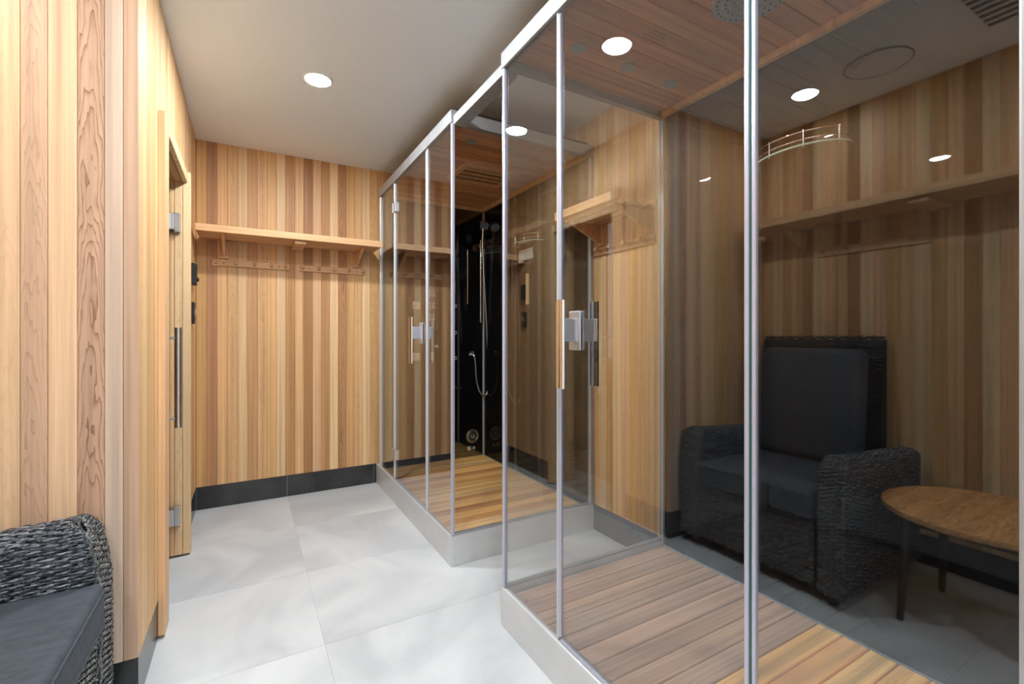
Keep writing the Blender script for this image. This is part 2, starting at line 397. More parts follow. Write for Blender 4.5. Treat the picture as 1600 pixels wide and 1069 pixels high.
# ------------------------------------------------------------------ shelves and peg rails
def P3(base, ax, along, out, z):
    """point on a wall: along the wall, out from it"""
    return (along, base - out, z) if ax == 'back' else ((base - out, along, z) if ax == 'right' else (base + out, along, z))
def wbox(mb, base, ax, a0, a1, o0, o1, z0, z1):
    p = P3(base, ax, a0, o0, z0); q = P3(base, ax, a1, o1, z1); return mb.box(*p, *q)
def hboard(name, base, ax, a0, a1, o0, o1, z0, z1, parent, color, bevel=.003):
    """horizontal board with the grain along its length"""
    ln = abs(a1 - a0); w_ = abs(z1 - z0); t_ = abs(o1 - o0)
    mb = MB().box(-w_ / 2, -t_ / 2, 0, w_ / 2, t_ / 2, ln)
    o = mb.build(name, M['cedar'], None, bevel=bevel, color=color)
    p = P3(base, ax, min(a0, a1), (o0 + o1) / 2, (z0 + z1) / 2)
    if ax == 'back': R = Matrix(((0, 0, 1), (0, 1, 0), (-1, 0, 0)))          # z->+x, x->-z
    else: R = Matrix(((0, -1, 0), (0, 0, 1), (-1, 0, 0)))                      # z->+y, x->-z, y->-x
    o.rotation_euler = R.to_euler(); o.parent = parent; o.location = Vector(p) - wpos(parent)
    return o
def shelf(base, ax, a0, a1, depth, brackets, label, group=None, pegs=()):
    mid = (a0 + a1) / 2
    r = empty('coat_shelf', P3(base, ax, mid, 0, 1.6)); tag(r, label, 'shelf', group)
    sc1 = col(214, 168, 122)
    hboard('front_board', base, ax, a0, a1, depth - .022, depth, 1.757, 1.800, r, sc1)
    n = 4; sl = (depth - .03) / n
    for i in range(n):
        hboard('slat', base, ax, a0 + .002, a1 - .002, .004 + i * sl, i * sl + sl - .006, 1.760, 1.776, r, shade(sc1))
    hboard('back_board', base, ax, a0 + .002, a1 - .002, 0, .004, 1.776, 1.805, r, shade(sc1), 0)
    for a, kind in brackets:
        mb = MB()
        if kind == 'strut':
            pts = [(0.018, 1.62), (.018, 1.66), (depth - .03, 1.757), (depth - .075, 1.757)]
            pts = [(.016, 1.655), (.034, 1.655), (depth * .62, 1.726), (depth - .05, 1.757), (.016, 1.757)]
            poly = [(P3(base, ax, 0, o_, z_)[1 if ax == 'back' else 0], z_) for o_, z_ in pts]
            mb.prism(poly, a - .009, a + .009, 'x' if ax == 'back' else 'y')
            o1_ = mb.build('bracket', M['cedar'], r, loc=P3(base, ax, a, .1, 1.7), bevel=.003, color=sc1)
            m2 = MB(); wbox(m2, base, ax, a - .026, a + .026, 0, .016, 1.640, 1.757); m2.build('wall_plate', M['cedar'], r, loc=P3(base, ax, a, 0, 1.68), bevel=.004, color=shade(sc1))
        else:
            wbox(mb, base, ax, a - .036, a + .036, .0, depth - .024, 1.735, 1.757)
            mb.build('bracket', M['cedar'], r, loc=P3(base, ax, a, .1, 1.7), bevel=.004, color=shade(sc1))
    return r
def peg_rail(base, ax, a0, a1, label, group, pegs, peg_len=.022, z=1.588):
    r = hboard('peg_rail', base, ax, a0, a1, 0, .016, z, z + .044, bpy.data.objects.get('x_none') or empty('tmp'), col(216, 172, 128))
    tmp = r.parent; r.parent = None; bpy.data.objects.remove(tmp)
    r.location = P3(base, ax, min(a0, a1), .008, z + .022)
    tag(r, label, 'peg rail', group)
    Ri = r.rotation_euler.to_matrix().inverted()
    for a in pegs:
        q0 = Vector(P3(base, ax, a, .014, z + .022)); q1 = Vector(P3(base, ax, a, .014 + peg_len, z + .028))
        mid_ = [q0, (q0 + q1) / 2, q1]
        loc = [Ri @ (v - r.location) for v in mid_]
        o = MB().tube(loc, [.009, .0095, .0125], 14).mesh('peg', M['cedar'])
        po = bpy.data.objects.new('peg', o); C.objects.link(po); po.parent = r; po.color = col(200, 152, 108)
    for a in ((a0 * .9 + a1 * .1) + .02, (a0 + a1 * 9) / 10 - .02):
        q0 = Vector(P3(base, ax, a, .016, z + .02)); q1 = Vector(P3(base, ax, a, .0175, z + .02))
        o = MB().tube([Ri @ (v - r.location) for v in (q0, q1)], .005, 10).mesh('plug', M['cedar'])
        po = bpy.data.objects.new('plug', o); C.objects.link(po); po.parent = r; po.color = col(170, 122, 84)
    return r
shelf(YB, 'back', -.268, .835, .30, [(-.13, 'strut'), (.305, 'block'), (.715, 'strut')], 'long cedar coat shelf across the plank back wall, left of the glass cabins')
peg_rail(YB, 'back', -.200, .257, 'cedar peg rail under the long shelf, nearer the sauna door', 'peg rails under the long back shelf', [-.175, -.06, .045, .147, .235])
peg_rail(YB, 'back', .325, .780, 'cedar peg rail under the long shelf, beside the glass cabin', 'peg rails under the long back shelf', [.345, .45, .555, .66, .76])
shelf(XR, 'right', 1.625, 2.075, .30, [(1.665, 'strut'), (2.035, 'strut')], 'short cedar coat shelf on the wall between the two glass cabins')
peg_rail(XR, 'right', 1.63, 2.085, 'cedar peg rail under the short shelf between the glass cabins', None, [1.69, 1.80, 1.91, 2.02], .05)
shelf(XW, 'left', -.30, YN - .02, .30, [(1.55, 'strut'), (.9, 'block'), (.2, 'strut')], 'long cedar coat shelf above the high-backed armchair, seen mirrored in the glass')
peg_rail(XW, 'left', .95, 1.45, 'cedar peg rail above the armchair, seen mirrored in the glass', None, [1.0, 1.15, 1.3, 1.42])

# ------------------------------------------------------------------ steam shower cabins
XF = .862; XG = .875; XB = 1.745
def cabin(y0, s, label, near):
    Y = lambda v: y0 + s * v
    root = empty('steam_shower', ((XF + XR) / 2, Y(.7), 0))
    tag(root, label, 'shower', 'glass steam shower cabins')
    LEN = 1.50
    # tray
    mb = MB(); t_ = .022
    mb.box(XF, Y(0), 0, XF + t_, Y(LEN), SK); mb.box(XB + .003, Y(0), 0, XR - .001, Y(LEN), SK)
    mb.box(XF + t_, Y(0), 0, XB + .003, Y(t_), SK); mb.box(XF + t_, Y(LEN - .07), 0, XB + .003, Y(LEN), SK)
    mb.build('tray', M['steel'], root, bevel=.002)
    deckbase = MB().box(XF + t_, Y(t_), .05, XB + .003, Y(LEN - .07), .088).build('deck', M['back'], root)
    # deck planks (long axis X)
    n = 18; pitch = .0770; d0 = .03
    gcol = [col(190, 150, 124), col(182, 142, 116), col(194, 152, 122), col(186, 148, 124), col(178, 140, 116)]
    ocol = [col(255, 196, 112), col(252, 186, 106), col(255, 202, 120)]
    fcol = [col(250, 192, 116), col(252, 198, 122), col(232, 166, 92), col(248, 188, 112), col(208, 140, 74), col(250, 194, 118), col(240, 174, 100), col(254, 204, 132)]
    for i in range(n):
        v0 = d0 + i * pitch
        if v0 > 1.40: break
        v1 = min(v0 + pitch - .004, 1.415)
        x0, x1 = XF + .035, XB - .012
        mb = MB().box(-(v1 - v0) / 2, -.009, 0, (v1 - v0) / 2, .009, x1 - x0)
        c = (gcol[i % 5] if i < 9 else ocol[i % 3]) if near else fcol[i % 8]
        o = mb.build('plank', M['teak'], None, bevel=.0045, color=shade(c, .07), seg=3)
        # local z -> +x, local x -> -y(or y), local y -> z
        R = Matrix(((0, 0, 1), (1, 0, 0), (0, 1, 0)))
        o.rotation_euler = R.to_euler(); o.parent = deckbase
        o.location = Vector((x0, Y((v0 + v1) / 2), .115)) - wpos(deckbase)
    # back strip of light trim between deck and panel
    MB().box(XB - .011, Y(.02), .088, XB - .001, Y(1.43), .124).build('sill_strip', M['rail'], root)
    # black glass panels
    MB().box(XB, Y(.02), .09, XB + .008, Y(1.43), 2.20).build('back_panel', M['black'], root)
    MB().box(XG, Y(1.425), .09, XB + .008, Y(1.433), 2.20).build('end_panel', M['black'], root)
    # corner posts, frame rails
    MB().box(XB - .013, Y(1.424), .12, XB - .0005, Y(1.408), 2.17).build('corner_profile', M['sealw'], root, bevel=.003)
    MB().box(XB - .012, Y(.001), .12, XR - .001, Y(.028), 2.17).build('corner_post', M['rail'], root, bevel=.002)
    MB().box(XB - .016, Y(-.0005), .15, XB - .011, Y(.010), 2.17).build('seal_strip', M['sealw'], root, bevel=.001)
    MB().box(XF, Y(0), 2.173, XF + .028, Y(1.424), 2.235).build('front_rail', M['rail'], root, bevel=.002)
    MB().box(XF + .028, Y(0), 2.173, XR - .001, Y(.028), 2.235).build('end_rail', M['rail'], root, bevel=.002)
    MB().box(XG - .004, Y(.006), .149, XB - .016, Y(.024), .158).build('glass_channel', M['rail'], root)
    # glass
    MB().box(XG - .003, Y(.012), .150, XG + .003, Y(.366), 2.173).build('glass_pane', M['glass'], root)
    dg = MB().box(XG - .003, Y(.384), .162, XG + .003, Y(1.020), 2.165).build('door', M['glass'], root, loc=(XG, Y(1.03), .162))
    MB().box(XG - .003, Y(1.036), .150, XG + .003, Y(1.400), 2.173).build('glass_pane', M['glass'], root)
    MB().box(XG + .004, Y(.009), .158, XB - .014, Y(.015), 2.173).build('end_pane', M['glass'], root)
    # pearly seals
    MB().box(XG - .009, Y(.001), .149, XG + .009, Y(.016), 2.173).build('corner_seal', M['seal'], root, bevel=.004)
    MB().box(XG - .006, Y(.364), .149, XG + .006, Y(.373), 2.173).build('pane_seal', M['sealw'], root, bevel=.003)
    MB().box(XG - .008, Y(.376), .163, XG + .006, Y(.387), 2.164).build('door_seal', M['seal'], dg, bevel=.004)
    MB().box(XG - .008, Y(1.016), .163, XG + .006, Y(1.025), 2.164).build('door_seal', M['seal'] if near else M['sealw'], dg, bevel=.003)
    MB().box(XG - .0036, Y(1.0275), .150, XG + .0036, Y(1.0295), 2.173).build('glass_edge', M['green'], root)
    MB().box(XG - .0065, Y(1.031), .150, XG + .0065, Y(1.039), 2.173).build('pane_seal', M['seal'] if near else M['sealw'], root, bevel=.003)
    MB().box(XG - .009, Y(1.398), .149, XG + .012, Y(1.424), 2.173).build('wall_profile', M['rail'] if near else M['sealw'], root, bevel=.003)
    # door sweep
    MB().box(XG - .005, Y(.386), .150, XG + .005, Y(1.018), .162).build('door_sweep', M['seal'], dg)
    MB().box(XF + .0205, Y(.39), .146, XF + .0245, Y(1.02), .1495).build('threshold_gasket', M['blackp'], root)
    # hinges
    for hz in (.325, 2.0):
        MB().box(XG - .014, Y(.985), hz - .032, XG + .014, Y(1.018), hz + .032).box(XG - .014, Y(1.034), hz - .032, XG + .014, Y(1.064), hz + .032).tube([(XG, Y(1.026), hz - .032), (XG, Y(1.026), hz + .032)], .009, 12).build('hinge', M['satin'], dg, loc=(XG, Y(1.02), hz), bevel=.002)
    # handle: two chromed D bars held by a bracket through the glass
    hv = .468
    for sx, nm in ((-1, 'outer'), (1, 'inner')):
        cx_ = XG + sx * .062
        poly = []
        for k_ in range(13):
            a = PI / 2 + PI * k_ / 12
            poly.append((cx_ + sx * -.0 + math.cos(a) * .014 * (1 if sx < 0 else -1) * 1.0, Y(hv) + math.sin(a) * .019))
        MB().prism(poly, .972, 1.236, 'z').build('handle_bar', M['chrome'], dg, loc=(cx_, Y(hv), 1.1), bevel=.001)
        MB().box(XG + sx * .006, Y(hv - .010), 1.112, cx_, Y(hv + .010), 1.182).build('handle_bracket', M['bracket'], dg, bevel=.002)
    MB().box(XG - .010, Y(hv - .032), 1.085, XG - .0035, Y(hv + .022), 1.205).build('handle_plate', M['bracket'], dg, bevel=.003)
    MB().box(XG + .0035, Y(hv - .032), 1.085, XG + .010, Y(hv + .022), 1.205).build('handle_plate', M['bracket'], dg, bevel=.003)
    # timber ceiling
    cp = MB().box(XF + .03, Y(.03), 2.216, XR - .001, Y(1.43), 2.226).build('ceiling_panel', M['back'], root)
    ccol = [col(206, 142, 96), col(196, 134, 90), col(212, 152, 104), col(190, 128, 86)]
    for i in range(20):
        v0 = .03 + i * .0705
        v1 = min(v0 + .067, 1.43)
        if v1 - v0 < .02: break
        x0, x1 = XF + .03, XB
        o = MB().box(-(v1 - v0) / 2, -.006, 0, (v1 - v0) / 2, .006, x1 - x0).build('ceiling_plank', M['cedar'], None, bevel=.003, color=shade(ccol[i % 4]))
        o.rotation_euler = Matrix(((0, 0, 1), (1, 0, 0), (0, 1, 0))).to_euler(); o.parent = cp
        o.location = Vector((x0, Y((v0 + v1) / 2), 2.209)) - wpos(cp)
    for (bx, rot) in (((XB - .026, Y(.028), 2.176, XB - .0005, Y(1.424), 2.202), 0), ((XF + .03, Y(1.40), 2.176, XB - .026, Y(1.4245), 2.202), 0)):
        MB().box(*bx).build('ceiling_trim', M['cedar'], root, loc=(bx[0], (bx[1] + bx[4]) / 2, bx[2]), bevel=.003, color=col(214, 168, 118))
    MB().box(XF + .05, Y(.05), 2.228, XR - .01, Y(1.36), 2.272).build('roof_board', M['dark_stain'], root)
    # round ceiling fittings
    for cx_ in (1.072, 1.318, 1.565):
        MB().disc((cx_, Y(.221), 2.197), .030, .007).build('ceiling_fitting', M['greyp'], cp)
    if near:
        pm = MB()
        for i in range(9):
            for j in range(5):
                if (i - 4) ** 2 + (j * 1.8 - 3.6) ** 2 < 19: pm.disc((1.27 + (i - 4) * .011, Y(.40) + (j - 2) * .016, 2.2022), .0022, .003, n=6)
        tag(pm.build('speaker_perforation', M['back'], cp), kind='stuff')
        h_ = MB().disc((1.325, .855, 2.150), .108, .012, n=40).disc((1.325, .855, 2.162), .09, .01, r2=.03).tube([(1.325, .855, 2.165), (1.325, .855, 2.204)], .012).build('rain_shower_head', M['greyp'], root, loc=(1.325, .855, 2.15), bevel=.002)
        nz = MB()
        for rr, nn in ((.02, 6), (.045, 14), (.07, 22), (.094, 30)):
            for q in range(nn): nz.disc((1.325 + rr * math.cos(2 * PI * q / nn), .855 + rr * math.sin(2 * PI * q / nn), 2.147), .0028, .004, n=6)
        tag(nz.build('nozzles', M['blackp'], h_), kind='stuff')
    else:
        MB().box(XB - .022, 2.782, 1.352, XB - .006, 2.812, 1.572).build('timber_grab_bar', M['cedar'], root, loc=(XB, 2.797, 1.352), bevel=.004, color=LIGHT)
        for zz in (1.38, 1.545): MB().tube([(XB, 2.797, zz), (XB - .008, 2.797, zz)], .005, 8).build('bar_mount', M['chrome'], root)
        MB().box(XB - .012, 2.735, 1.675, XB - .0005, 2.925, 1.752).build('soap_ledge', mat('frosted_pane', (.55, .56, .54, 1), .4), root, bevel=.003)
        MB().tube([(XB - .03, 2.857, 1.652), (XB - .03, 2.857, 1.676)], [.026, .018], 16).build('spout', M['icon'], root)
        gx0, gx1, g0, g1 = 1.17, 1.56, 2.62, 2.92
        vg = MB().box(gx0, g0, 2.186, gx1, g0 + .03, 2.203).box(gx0, g1 - .03, 2.186, gx1, g1, 2.203).box(gx0, g0 + .03, 2.186, gx0 + .03, g1 - .03, 2.203).box(gx1 - .03, g0 + .03, 2.186, gx1, g1 - .03, 2.203).build('vent_frame', M['cedar'], root, loc=(gx0, g0, 2.19), color=TAN)
        MB().box(gx0 + .028, g0 + .028, 2.1995, gx1 - .028, g1 - .028, 2.2028).build('vent_backing', M['blackp'], vg)
        for q in range(3):
            yy = g0 + .062 + q * .066
            MB().box(gx0 + .029, yy, 2.187, gx1 - .029, yy + .024, 2.198).build('vent_slat', M['cedar'], vg, loc=(gx0, yy, 2.19), bevel=.002, color=TAN)
    # curved glass shelf with a chrome gallery on the back panel
    sv = .66; zc = 1.775
    hw = .16
    arc = [(XB - .115 * math.cos(a) * 1.0, Y(sv) + hw * math.sin(a)) for a in [(-PI / 2) + PI * q / 20 for q in range(21)]]
    sh = MB().prism(arc, zc, zc + .008, 'z').build('glass_shelf', M['glass'], root, loc=(XB, Y(sv), zc))
    MB().tube([(p[0] - .0005, p[1], zc + .004) for p in arc], .0035, 8).build('shelf_edge', mat('pale_green_edge', (.45, .62, .55, 1), .2), sh)
    for dz in (.025, .052):
        MB().tube([(XB - .108 * math.cos(a), Y(sv) + (hw - .008) * math.sin(a), zc + dz) for a in [(-PI / 2) * .97 + PI * .97 * q / 20 for q in range(21)]], .0028, 8).build('shelf_rail', M['chrome'], sh)
    for a in (-1.2, -.4, .4, 1.2):
        p = (XB - .108 * math.cos(a), Y(sv) + (hw - .008) * math.sin(a))
        MB().tube([(p[0], p[1], zc - .004), (p[0], p[1], zc + .056)], .0042, 8).build('shelf_post', M['chrome'], sh)
    # end panel hardware
    ye = lambda q: Y(1.425 - q)
    kit = [(1.154, 1.368), (1.154, .964), (1.483, 1.374), (1.483, 1.155), (1.483, .946)]
    for (x, z_) in kit:
        w_ = .030 if x < 1.3 else .014
        j = MB().box(x - w_, ye(0), z_ - w_, x + w_, ye(.006), z_ + w_).build('body_jet', M['icon'], root, loc=(x, ye(0), z_), bevel=.003)
        MB().tube([(x, ye(.005), z_), (x, ye(.012), z_)], [w_ * .65, w_ * .5], 16).build('jet_nozzle', M['chrome'], j)
    cpn = MB().box(1.225, ye(0), 1.17, 1.335, ye(.005), 1.53).build('control_panel', M['blackp'], root, loc=(1.28, ye(0), 1.35))
    for q in range(3):
        for r_ in range(2):
            bx0, bz0 = 1.245 + r_ * .045, 1.47 - q * .095
            mb = MB().box(bx0, ye(.005), bz0 - .028, bx0 + .006, ye(.0065), bz0 + .022)
            mb.box(bx0 + .012, ye(.005), bz0 - .028 + .006 * r_, bx0 + .026 - .006 * r_, ye(.0065), bz0 - .022 + .006 * r_)
            mb.box(bx0 + .012, ye(.005), bz0 + .014, bx0 + .026 - .01 * r_, ye(.0065), bz0 + .020)
            if r_ == 0: mb.box(bx0 + .020, ye(.005), bz0 - .020, bx0 + .025, ye(.0065), bz0 + .012)
            mb.build('control_icon', M['icon'], cpn)
    MB().box(1.285, ye(0), 1.035, 1.335, ye(.003), 1.055).build('maker_plate', M['icon'], root)
    # hand shower: riser rail, slider, handset, hose, outlet
    rx = 1.700
    MB().tube([(rx, ye(.035), 1.24), (rx, ye(.035), 1.93)], .0085, 12).build('riser_rail', M['chrome'], root)
    for z_ in (1.26, 1.90):
        MB().tube([(rx, ye(0), z_), (rx, ye(.04), z_)], [.014, .009], 12).build('rail_mount', M['chrome'], root)
    MB().box(rx - .02, ye(.022), 1.865, rx + .03, ye(.055), 1.895).build('slider', M['chrome'], root, bevel=.004)
    hs = MB().tube([(rx, ye(.07), 1.86), (rx - .002, ye(.075), 1.93), (rx - .004, ye(.09), 2.0), (rx - .006, ye(.10), 2.04)], [.009, .010, .011, .012], 14).build('hand_shower', M['chrome'], root, loc=(rx, ye(.07), 1.95))
    MB().tube([(rx - .006, ye(.085), 2.055), (rx - .006, ye(.115), 2.03)], [.036, .04], 22).build('spray_face', M['chrome'], hs)
    ox, oz = 1.630, .979
    MB().tube([(ox, ye(0), oz), (ox, ye(.012), oz)], .024, 20).tube([(ox, ye(.01), oz), (ox, ye(.04), oz), (ox + .004, ye(.05), oz - .02)], .010, 12).build('hose_outlet', M['chrome'], root, bevel=.001)
    pts = []
    K = [(ox + .004, .05, oz - .02), (ox + .012, .055, .90), (ox + .02, .06, .76), (ox + .045, .065, .67), (ox + .085, .065, .63), (ox + .118, .065, .66), (ox + .128, .06, .76), (ox + .122, .06, 1.0), (ox + .10, .07, 1.35), (ox + .08, .072, 1.65), (rx, .07, 1.86)]
    KV = [Vector((a, ye(b), c_)) for a, b, c_ in K]
    for i in range(len(KV) - 1):
        p0, p1, p2, p3 = KV[max(i - 1, 0)], KV[i], KV[i + 1], KV[min(i + 2, len(KV) - 1)]
        for q in range(8):
            u = q / 8
            pts.append(.5 * ((2 * p1) + (p2 - p0) * u + (2 * p0 - 5 * p1 + 4 * p2 - p3) * u * u + (3 * p1 - p0 - 3 * p2 + p3) * u ** 3))
    pts.append(KV[-1])
    MB().tube(pts, .0065, 8).build('hose', M['satin'], root)
    MB().tube([(1.591, ye(.01), 1.394), (1.591, ye(.01), 1.844)], .004, 8).build('grab_rail', M['chrome'], root)
    # steam outlet and two buttons
    so = MB().disc((1.638, min(ye(0), ye(.012)), .291), .058, .012, 'y', 36).build('steam_outlet', M['satin'], root, loc=(1.638, ye(0), .291), bevel=.003)
    for rr in (.046, .030, .014):
        tp = [(1.638 + rr * math.cos(2 * PI * q / 24), ye(.0125), .291 + rr * math.sin(2 * PI * q / 24)) for q in range(25)]
        MB().tube(tp, .004, 6, False).build('outlet_ring', M['blackp'] if rr == .030 else M['chrome'], so)
    for (x, w_) in ((1.609, .016), (1.652, .011)):
        MB().box(x - w_, ye(0), .19 - w_, x + w_, ye(.006), .19 + w_).build('square_button', M['icon'], root, bevel=.002)
    return root
cabin(2.102, 1, 'glass steam shower cabin with chrome fittings standing against the plank back wall', False)
cabin(1.591, -1, 'glass steam shower cabin with rain shower head, nearer the armchair', True)
# aluminium tie between the two cabins
tie = MB().box(XF + .012, 1.592, 2.160, XF + .075, 2.101, 2.205).build('tie_rail', M['rail'], bevel=.002)
tag(tie, 'aluminium tie rail bridging the tops of the two glass cabins', 'rail')

# ------------------------------------------------------------------ ceiling lamps and fittings
LP = [((.305, 2.464), 'round recessed downlight in the white ceiling in front of the long back shelf'),
      ((.346, 1.526), 'round recessed downlight over the floor beside the sauna door frame, seen mirrored in the glass'),
      ((-.794, 1.341), 'round recessed downlight above the wicker armchair, seen mirrored in the glass'),
      ((.35, .35), 'assumed unseen downlight over the open floor beside the nearer glass cabin'),  # this lamp and the next are unseen, assumed for their light
      ((-.80, .15), 'assumed unseen downlight above the round coffee table'),
      ((.35, -.95), 'added unseen fill downlight near the white rear wall, in line with the sauna door lamps'),  # this and the two below are added as fill, none is seen
      ((-.80, -1.2), 'added unseen fill downlight in the rear corner of the alcove, past the coffee table'),
      ((1.25, -.7), 'added unseen fill downlight behind the nearer glass cabin')]
for (x, y), lb in LP:
    lm = 'lamp_bright' if (x > 0 and y > 1) else ('lamp_dim' if (x < 0 and y > 0) else 'lamp')
    r = empty('ceiling_light', (x, y, H)); tag(r, lb, 'light', 'recessed ceiling downlights')
    MB().disc((x, y, H - .007), .054, .007, n=32, r2=.058).build('diffuser', M[lm], r)
    tp = [(x + .062 * math.cos(2 * PI * q / 32), y + .062 * math.sin(2 * PI * q / 32), H - .002) for q in range(33)]
    MB().tube(tp, .0045, 8, False).build('trim_ring', M['lamptrim'], r)
v = empty('ceiling_vent', (-.70, .47, H)); tag(v, 'square slotted air vent in the ceiling above the coffee table', 'vent')
MB().box(-.90, .27, H - .004, -.50, .67, H - .0005).build('backing', M['blackp'], v)
for i in range(9):
    MB().box(-.90 + i * .047, .27, H - .010, -.90 + i * .047 + .02, .67, H - .004).build('slat', M['lamptrim'], v)
spk = MB().disc((-.80, 1.02, H - .005), .125, .005, n=40).build('ceiling_speaker', M['plaster'], bevel=.002)
tag(spk, 'round flush ceiling speaker painted like the ceiling above the armchair', 'speaker')
MB().tube([(-.80 + .128 * math.cos(2 * PI * q / 36), 1.02 + .128 * math.sin(2 * PI * q / 36), H - .003) for q in range(37)], .003, 6, False).build('speaker_rim', M['greyp'], spk)

# ------------------------------------------------------------------ wicker armchair
def weave(path, length, along, rows_w=.0075, step=.021, amp=.0042, kind='rows'):
    """path: list of (point, normal) along the section; strands run along `along`"""
    mb = MB()
    # arc length of the section
    P = [Vector(p) for p, n in path]; NN = [Vector(n).normalized() for p, n in path]
    ds = [0]
    for a, b in zip(P, P[1:]): ds.append(ds[-1] + (b - a).length)
    A = Vector(along)
    def at(s):
        for i in range(len(ds) - 1):
            if s <= ds[i + 1] or i == len(ds) - 2:
                u = (s - ds[i]) / max(1e-9, ds[i + 1] - ds[i]); return P[i].lerp(P[i + 1], u), NN[i].lerp(NN[i + 1], u).normalized()
    nr = int(ds[-1] / rows_w); nc = max(2, int(length / step)); sub = 4
    for r in range(nr):
        s = (r + .5) * rows_w; p, n = at(s); q, _ = at(min(s + .001, ds[-1])); pq, _ = at(max(s - .001, 0)); tdir = (q - pq).normalized()
        prev = None; vs = []; fs = []
        for c in range(nc * sub + 1):
            x = c / (nc * sub) * length
            off = amp * math.sin(PI * x / step + (PI if r % 2 else 0)) + .002
            o = p + A * x + n * off; hw = rows_w * .52
            vs += [o - tdir * hw - n * .0018, o - tdir * hw * .45 + n * .0006, o + tdir * hw * .45 + n * .0006, o + tdir * hw - n * .0018]
            if c:
                b = (c - 1) * 4
                fs += [(b + k_, b + k_ + 1, b + k_ + 5, b + k_ + 4) for k_ in range(3)]
        mb.add(vs, fs, True)
    # stakes
    for c in range(nc + 1):
        x = (c + .5) / nc * length
        if x > length: continue
        vs = []; fs = []
        for r in range(nr * 2 + 1):
            s = min(r * rows_w / 2, ds[-1] - 1e-5); p, n = at(s)
            o = p + A * x + n * .0012
            vs += [o - A * .0042, o + A * .0042]
            if r: b = (r - 1) * 2; fs.append((b, b + 1, b + 3, b + 2))
        mb.add(vs, fs, True)
    return mb
ax0, ax1 = -1.09, -.345      # back and front of the armchair, faces +x
ay0, ay1 = .955, 1.765        # camera side, far side
chair = empty('wicker_armchair', ((ax0 + ax1) / 2, (ay0 + ay1) / 2, 0))
tag(chair, 'dark grey woven wicker armchair with charcoal seat cushion in front of the plank wall', 'armchair')
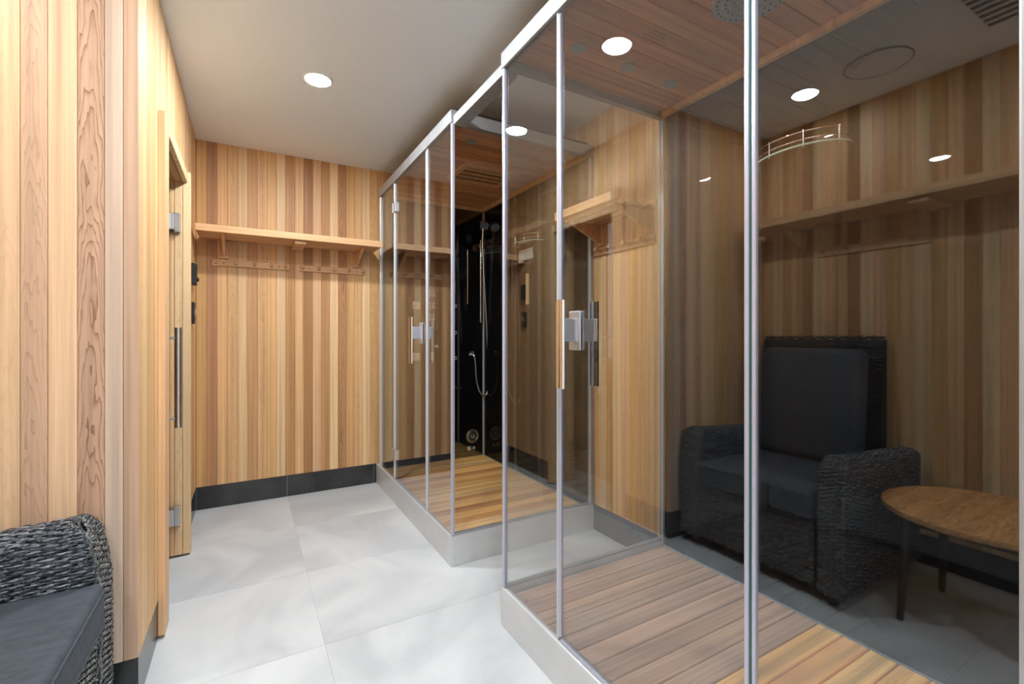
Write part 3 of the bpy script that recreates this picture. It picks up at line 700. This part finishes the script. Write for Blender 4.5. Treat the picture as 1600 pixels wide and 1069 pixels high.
def arm(y0, y1, nm):
    """arm along x between y0..y1, rounded top, front end rounded; section in the yz plane plus a front panel"""
    zt = .622; r = (y1 - y0) / 2 - .008; r = min(r, .045)
    core = []
    sec = []
    for z_ in (.06, .2, .35, .5, zt - r): sec.append(((0, y0, z_), (0, -1, 0)))
    for q in range(1, 7):
        a = PI + PI / 2 * q / 6 * -1
        a = PI * (1 - q / 12)
        sec.append(((0, y0 + r + r * math.cos(a), zt - r + r * math.sin(a)), (0, math.cos(a), math.sin(a))))
    for q in range(0, 7):
        a = PI / 2 * (1 - q / 6)
        sec.append(((0, y1 - r + r * math.cos(a), zt - r + r * math.sin(a)), (0, math.cos(a), math.sin(a))))
    for z_ in (.5, .35, .2, .06): sec.append(((0, y1, z_), (0, 1, 0)))
    # slope: arm drops towards the back
    L_ = .70
    XPZ = [(.0, ax1), (.36, ax1), (.44, ax1 - .001), (.52, ax1 - .010), (.58, ax1 - .024), (.606, ax1 - .036), (.620, ax1 - .048), (.64, ax1 - .07)]
    def rake(x, y, z_, back=.003):
        for (za, xa), (zb, xb) in zip(XPZ, XPZ[1:]):
            if za <= z_ <= zb: xm = xa + (xb - xa) * (z_ - za) / (zb - za) - back; break
        else: xm = XPZ[-1][1]
        return (min(x, xm), y, z_)
    mb = weave([((ax0 + .02, p[0][1], p[0][2]), p[1]) for p in sec], L_ + .027, (1, 0, 0), .0086, .030)
    slope = .045
    mb.v = [(x, y, z_ - slope * (1 - (x - ax0) / (L_)) * max(0, (z_ - .3) / .33)) for x, y, z_ in mb.v]
    mb.v = [rake(*v_) for v_ in mb.v]
    o = mb.build(nm, M['wicker'], chair, loc=((ax0 + ax1) / 2, (y0 + y1) / 2, .3)); tag(o, kind='stuff')
    cb_ = MB().prism([(p[0][1] * 1.0 + (.002 if p[0][1] < (y0 + y1) / 2 else -.002), p[0][2] - .002) for p in sec], ax0 + .022, ax1 - .005, 'x')
    cb_.v = [(x, y, z_ - slope * (1 - (x - ax0) / (L_)) * max(0, (z_ - .3) / .33)) for x, y, z_ in cb_.v]
    cb_.v = [rake(*v_, .012) for v_ in cb_.v]
    cb_.build('arm_core', M['wickerd'], o)
    # front post panel, slightly raked
    prof = []
    for z_, xo in ((.05, .0), (.2, .0), (.36, .0), (.44, -.001), (.52, -.010), (.58, -.024), (.592, -.030)): prof.append((ax1 + xo, z_))
    sec2 = [((x, 0, z_), (1, 0, .15)) for x, z_ in prof] + [((ax1 - .036, 0, .606), (.8, 0, .6)), ((ax1 - .048, 0, .620), (.3, 0, 1)), ((ax1 - .07, 0, .622), (0, 0, 1))]
    def pinch(x, y, z_):
        zz = z_ + .004; c_ = (y0 + y1) / 2; hw_ = (y1 - y0) / 2
        if zz > zt - r:
            e_ = min(1.0, (zz - (zt - r)) / (r + .004)); y = c_ + (y - c_) * (hw_ - r + r * math.sqrt(max(0, 1 - e_ * e_))) / hw_
        return (x, y, z_)
    mf = weave([((p[0][0], y0 + .004, p[0][2]), p[1]) for p in sec2], y1 - y0 - .008, (0, 1, 0), .0085, .022)
    mf.v = [pinch(*v_) for v_ in mf.v]
    tag(mf.build('arm_front', M['wickery'], o), kind='stuff')
    for yy in (y0 + .002, y1 - .002):
        for ph in (0, PI):
            path = []
            for q in range(64):
                u = q / 63 * (len(prof) + 1.0); i_ = min(int(u), len(prof) - 1); j_ = min(i_ + 1, len(prof) - 1); f_ = min(u - i_, 1)
                px_ = prof[i_][0] * (1 - f_) + prof[j_][0] * f_; pz_ = prof[i_][1] * (1 - f_) + prof[j_][1] * f_
                if u > len(prof) - 1: e_ = u - (len(prof) - 1); px_ = prof[-1][0] - .018 * e_; pz_ = prof[-1][1] + .014 * e_
                qx, qy, qz = pinch(px_ - .004, yy, pz_)
                path.append((qx + .0035 * math.cos(q * .75 + ph), qy + .0035 * math.sin(q * .75 + ph), qz))
            MB().tube(path, .0045, 6).build('braid', M['wickery'], o)
    fc = MB().prism([(x - .004, z_) for x, z_ in prof] + [(ax1 - .05, .610), (ax1 - .09, .608), (ax1 - .09, .05)], y0 + .006, y1 - .006, 'y')
    fc.v = [pinch(*v_) for v_ in fc.v]; fc.build('front_core', M['wickerd'], o)
    return o
arm(ay1 - .115, ay1, 'arm'); arm(ay0, ay0 + .096, 'arm')
# seat base (front apron)
mf = weave([((ax1 - .012, ay0 + .118, z_), (1, 0, 0)) for z_ in (.06, .2, .34)], ay1 - ay0 - .236, (0, 1, 0), .0085, .022)
bs = mf.build('seat_base', M['wickery'], chair, loc=(ax1, 1.37, .2)); tag(bs, kind='stuff')
MB().box(ax0 + .03, ay0 + .118, .06, ax1 - .016, ay1 - .118, .335).build('base_core', M['wickerd'], bs)
# backrest to z 1.13
bk = weave([((ax0 + .085 - (z_ - .3) * .09, ay0 + .15, z_), (1, 0, .1)) for z_ in (.30, .5, .7, .9, 1.08)] + [((ax0 + .0, ay0 + .15, 1.125), (0, 0, 1)), ((ax0 - .03, ay0 + .15, 1.115), (-1, 0, 0))], ay1 - ay0 - .18, (0, 1, 0), .012, .03)
bo = bk.build('backrest', M['wickerb'], chair, loc=(ax0, 1.37, .7)); tag(bo, kind='stuff')
MB().prism([(ax0 + .08, .10), (ax0 + .005, 1.10), (ax0 - .028, 1.11), (ax0 - .02, .10)], ay0 + .152, ay1 - .032, 'y').build('back_core', M['wickerd'], bo)
# cushions
def cushion(nm, x0, y0, z0, x1, y1, z1, bev=.028, tilt=0):
    mb = MB().box(x0, y0, z0, x1, y1, z1)
    o = mb.build(nm, M['fabric'], chair, loc=((x0 + x1) / 2, (y0 + y1) / 2, (z0 + z1) / 2), bevel=bev, seg=5)
    for p in o.data.polygons: p.use_smooth = True
    if tilt: o.rotation_euler = (0, tilt, 0)
    return o
cu = cushion('seat_cushion', ax0 + .12, ay0 + .120, .336, ax1 + .012, ay1 - .117, .462, .024)
for z_ in (.356, .444):
    MB().tube([(ax1 + .012, ay0 + .150, z_), (ax1 + .012, ay1 - .147, z_)], .0035, 8).build('piping', M['fabric'], cu)
cushion('back_cushion', ax0 + .09, ay0 + .18, .47, ax0 + .22, ay1 - .12, 1.06, .04, -.09)
for x in (ax0 + .05, ax1 - .05):
    for y in (ay0 + .06, ay1 - .06):
        MB().disc((x, y, 0), .018, .06, r2=.022, n=14).build('foot', M['blackp'], chair)

# ------------------------------------------------------------------ round coffee table (seen mirrored)
tb = empty('coffee_table', (-.71, .622, 0)); tag(tb, 'round light wood coffee table on tapered dark legs beside the armchair', 'table')
tp = MB().disc((-.71, .622, .430), .325, .022, n=48).build('tabletop', M['cedar'], None, bevel=.003, color=col(206, 152, 96, .8))
tp.data.transform(Matrix.Translation((.71, -.622, -.44))); tp.data.transform(Matrix.Rotation(PI / 2, 4, 'Y'))
tp.parent = tb; tp.location = (0, 0, .44); tp.rotation_euler = (0, -PI / 2, 0)
for sx in (-1, 1):
    for sy in (-1, 1):
        x, y = -.71 + sx * .19, .622 + sy * .19
        MB().tube([(x * 1 + sx * .015, y + sy * .015, 0), (x, y, .428)], [.012, .020], 12).build('leg', M['dark_stain'], tb)
    MB().box(-.71 + sx * .19 - .009, .622 - .17, .385, -.71 + sx * .19 + .009, .622 + .17, .428).build('apron', M['dark_stain'], tb)
    MB().box(-.71 - .17, .622 + sx * .19 - .009, .385, -.71 + .17, .622 + sx * .19 + .009, .428).build('apron', M['dark_stain'], tb)
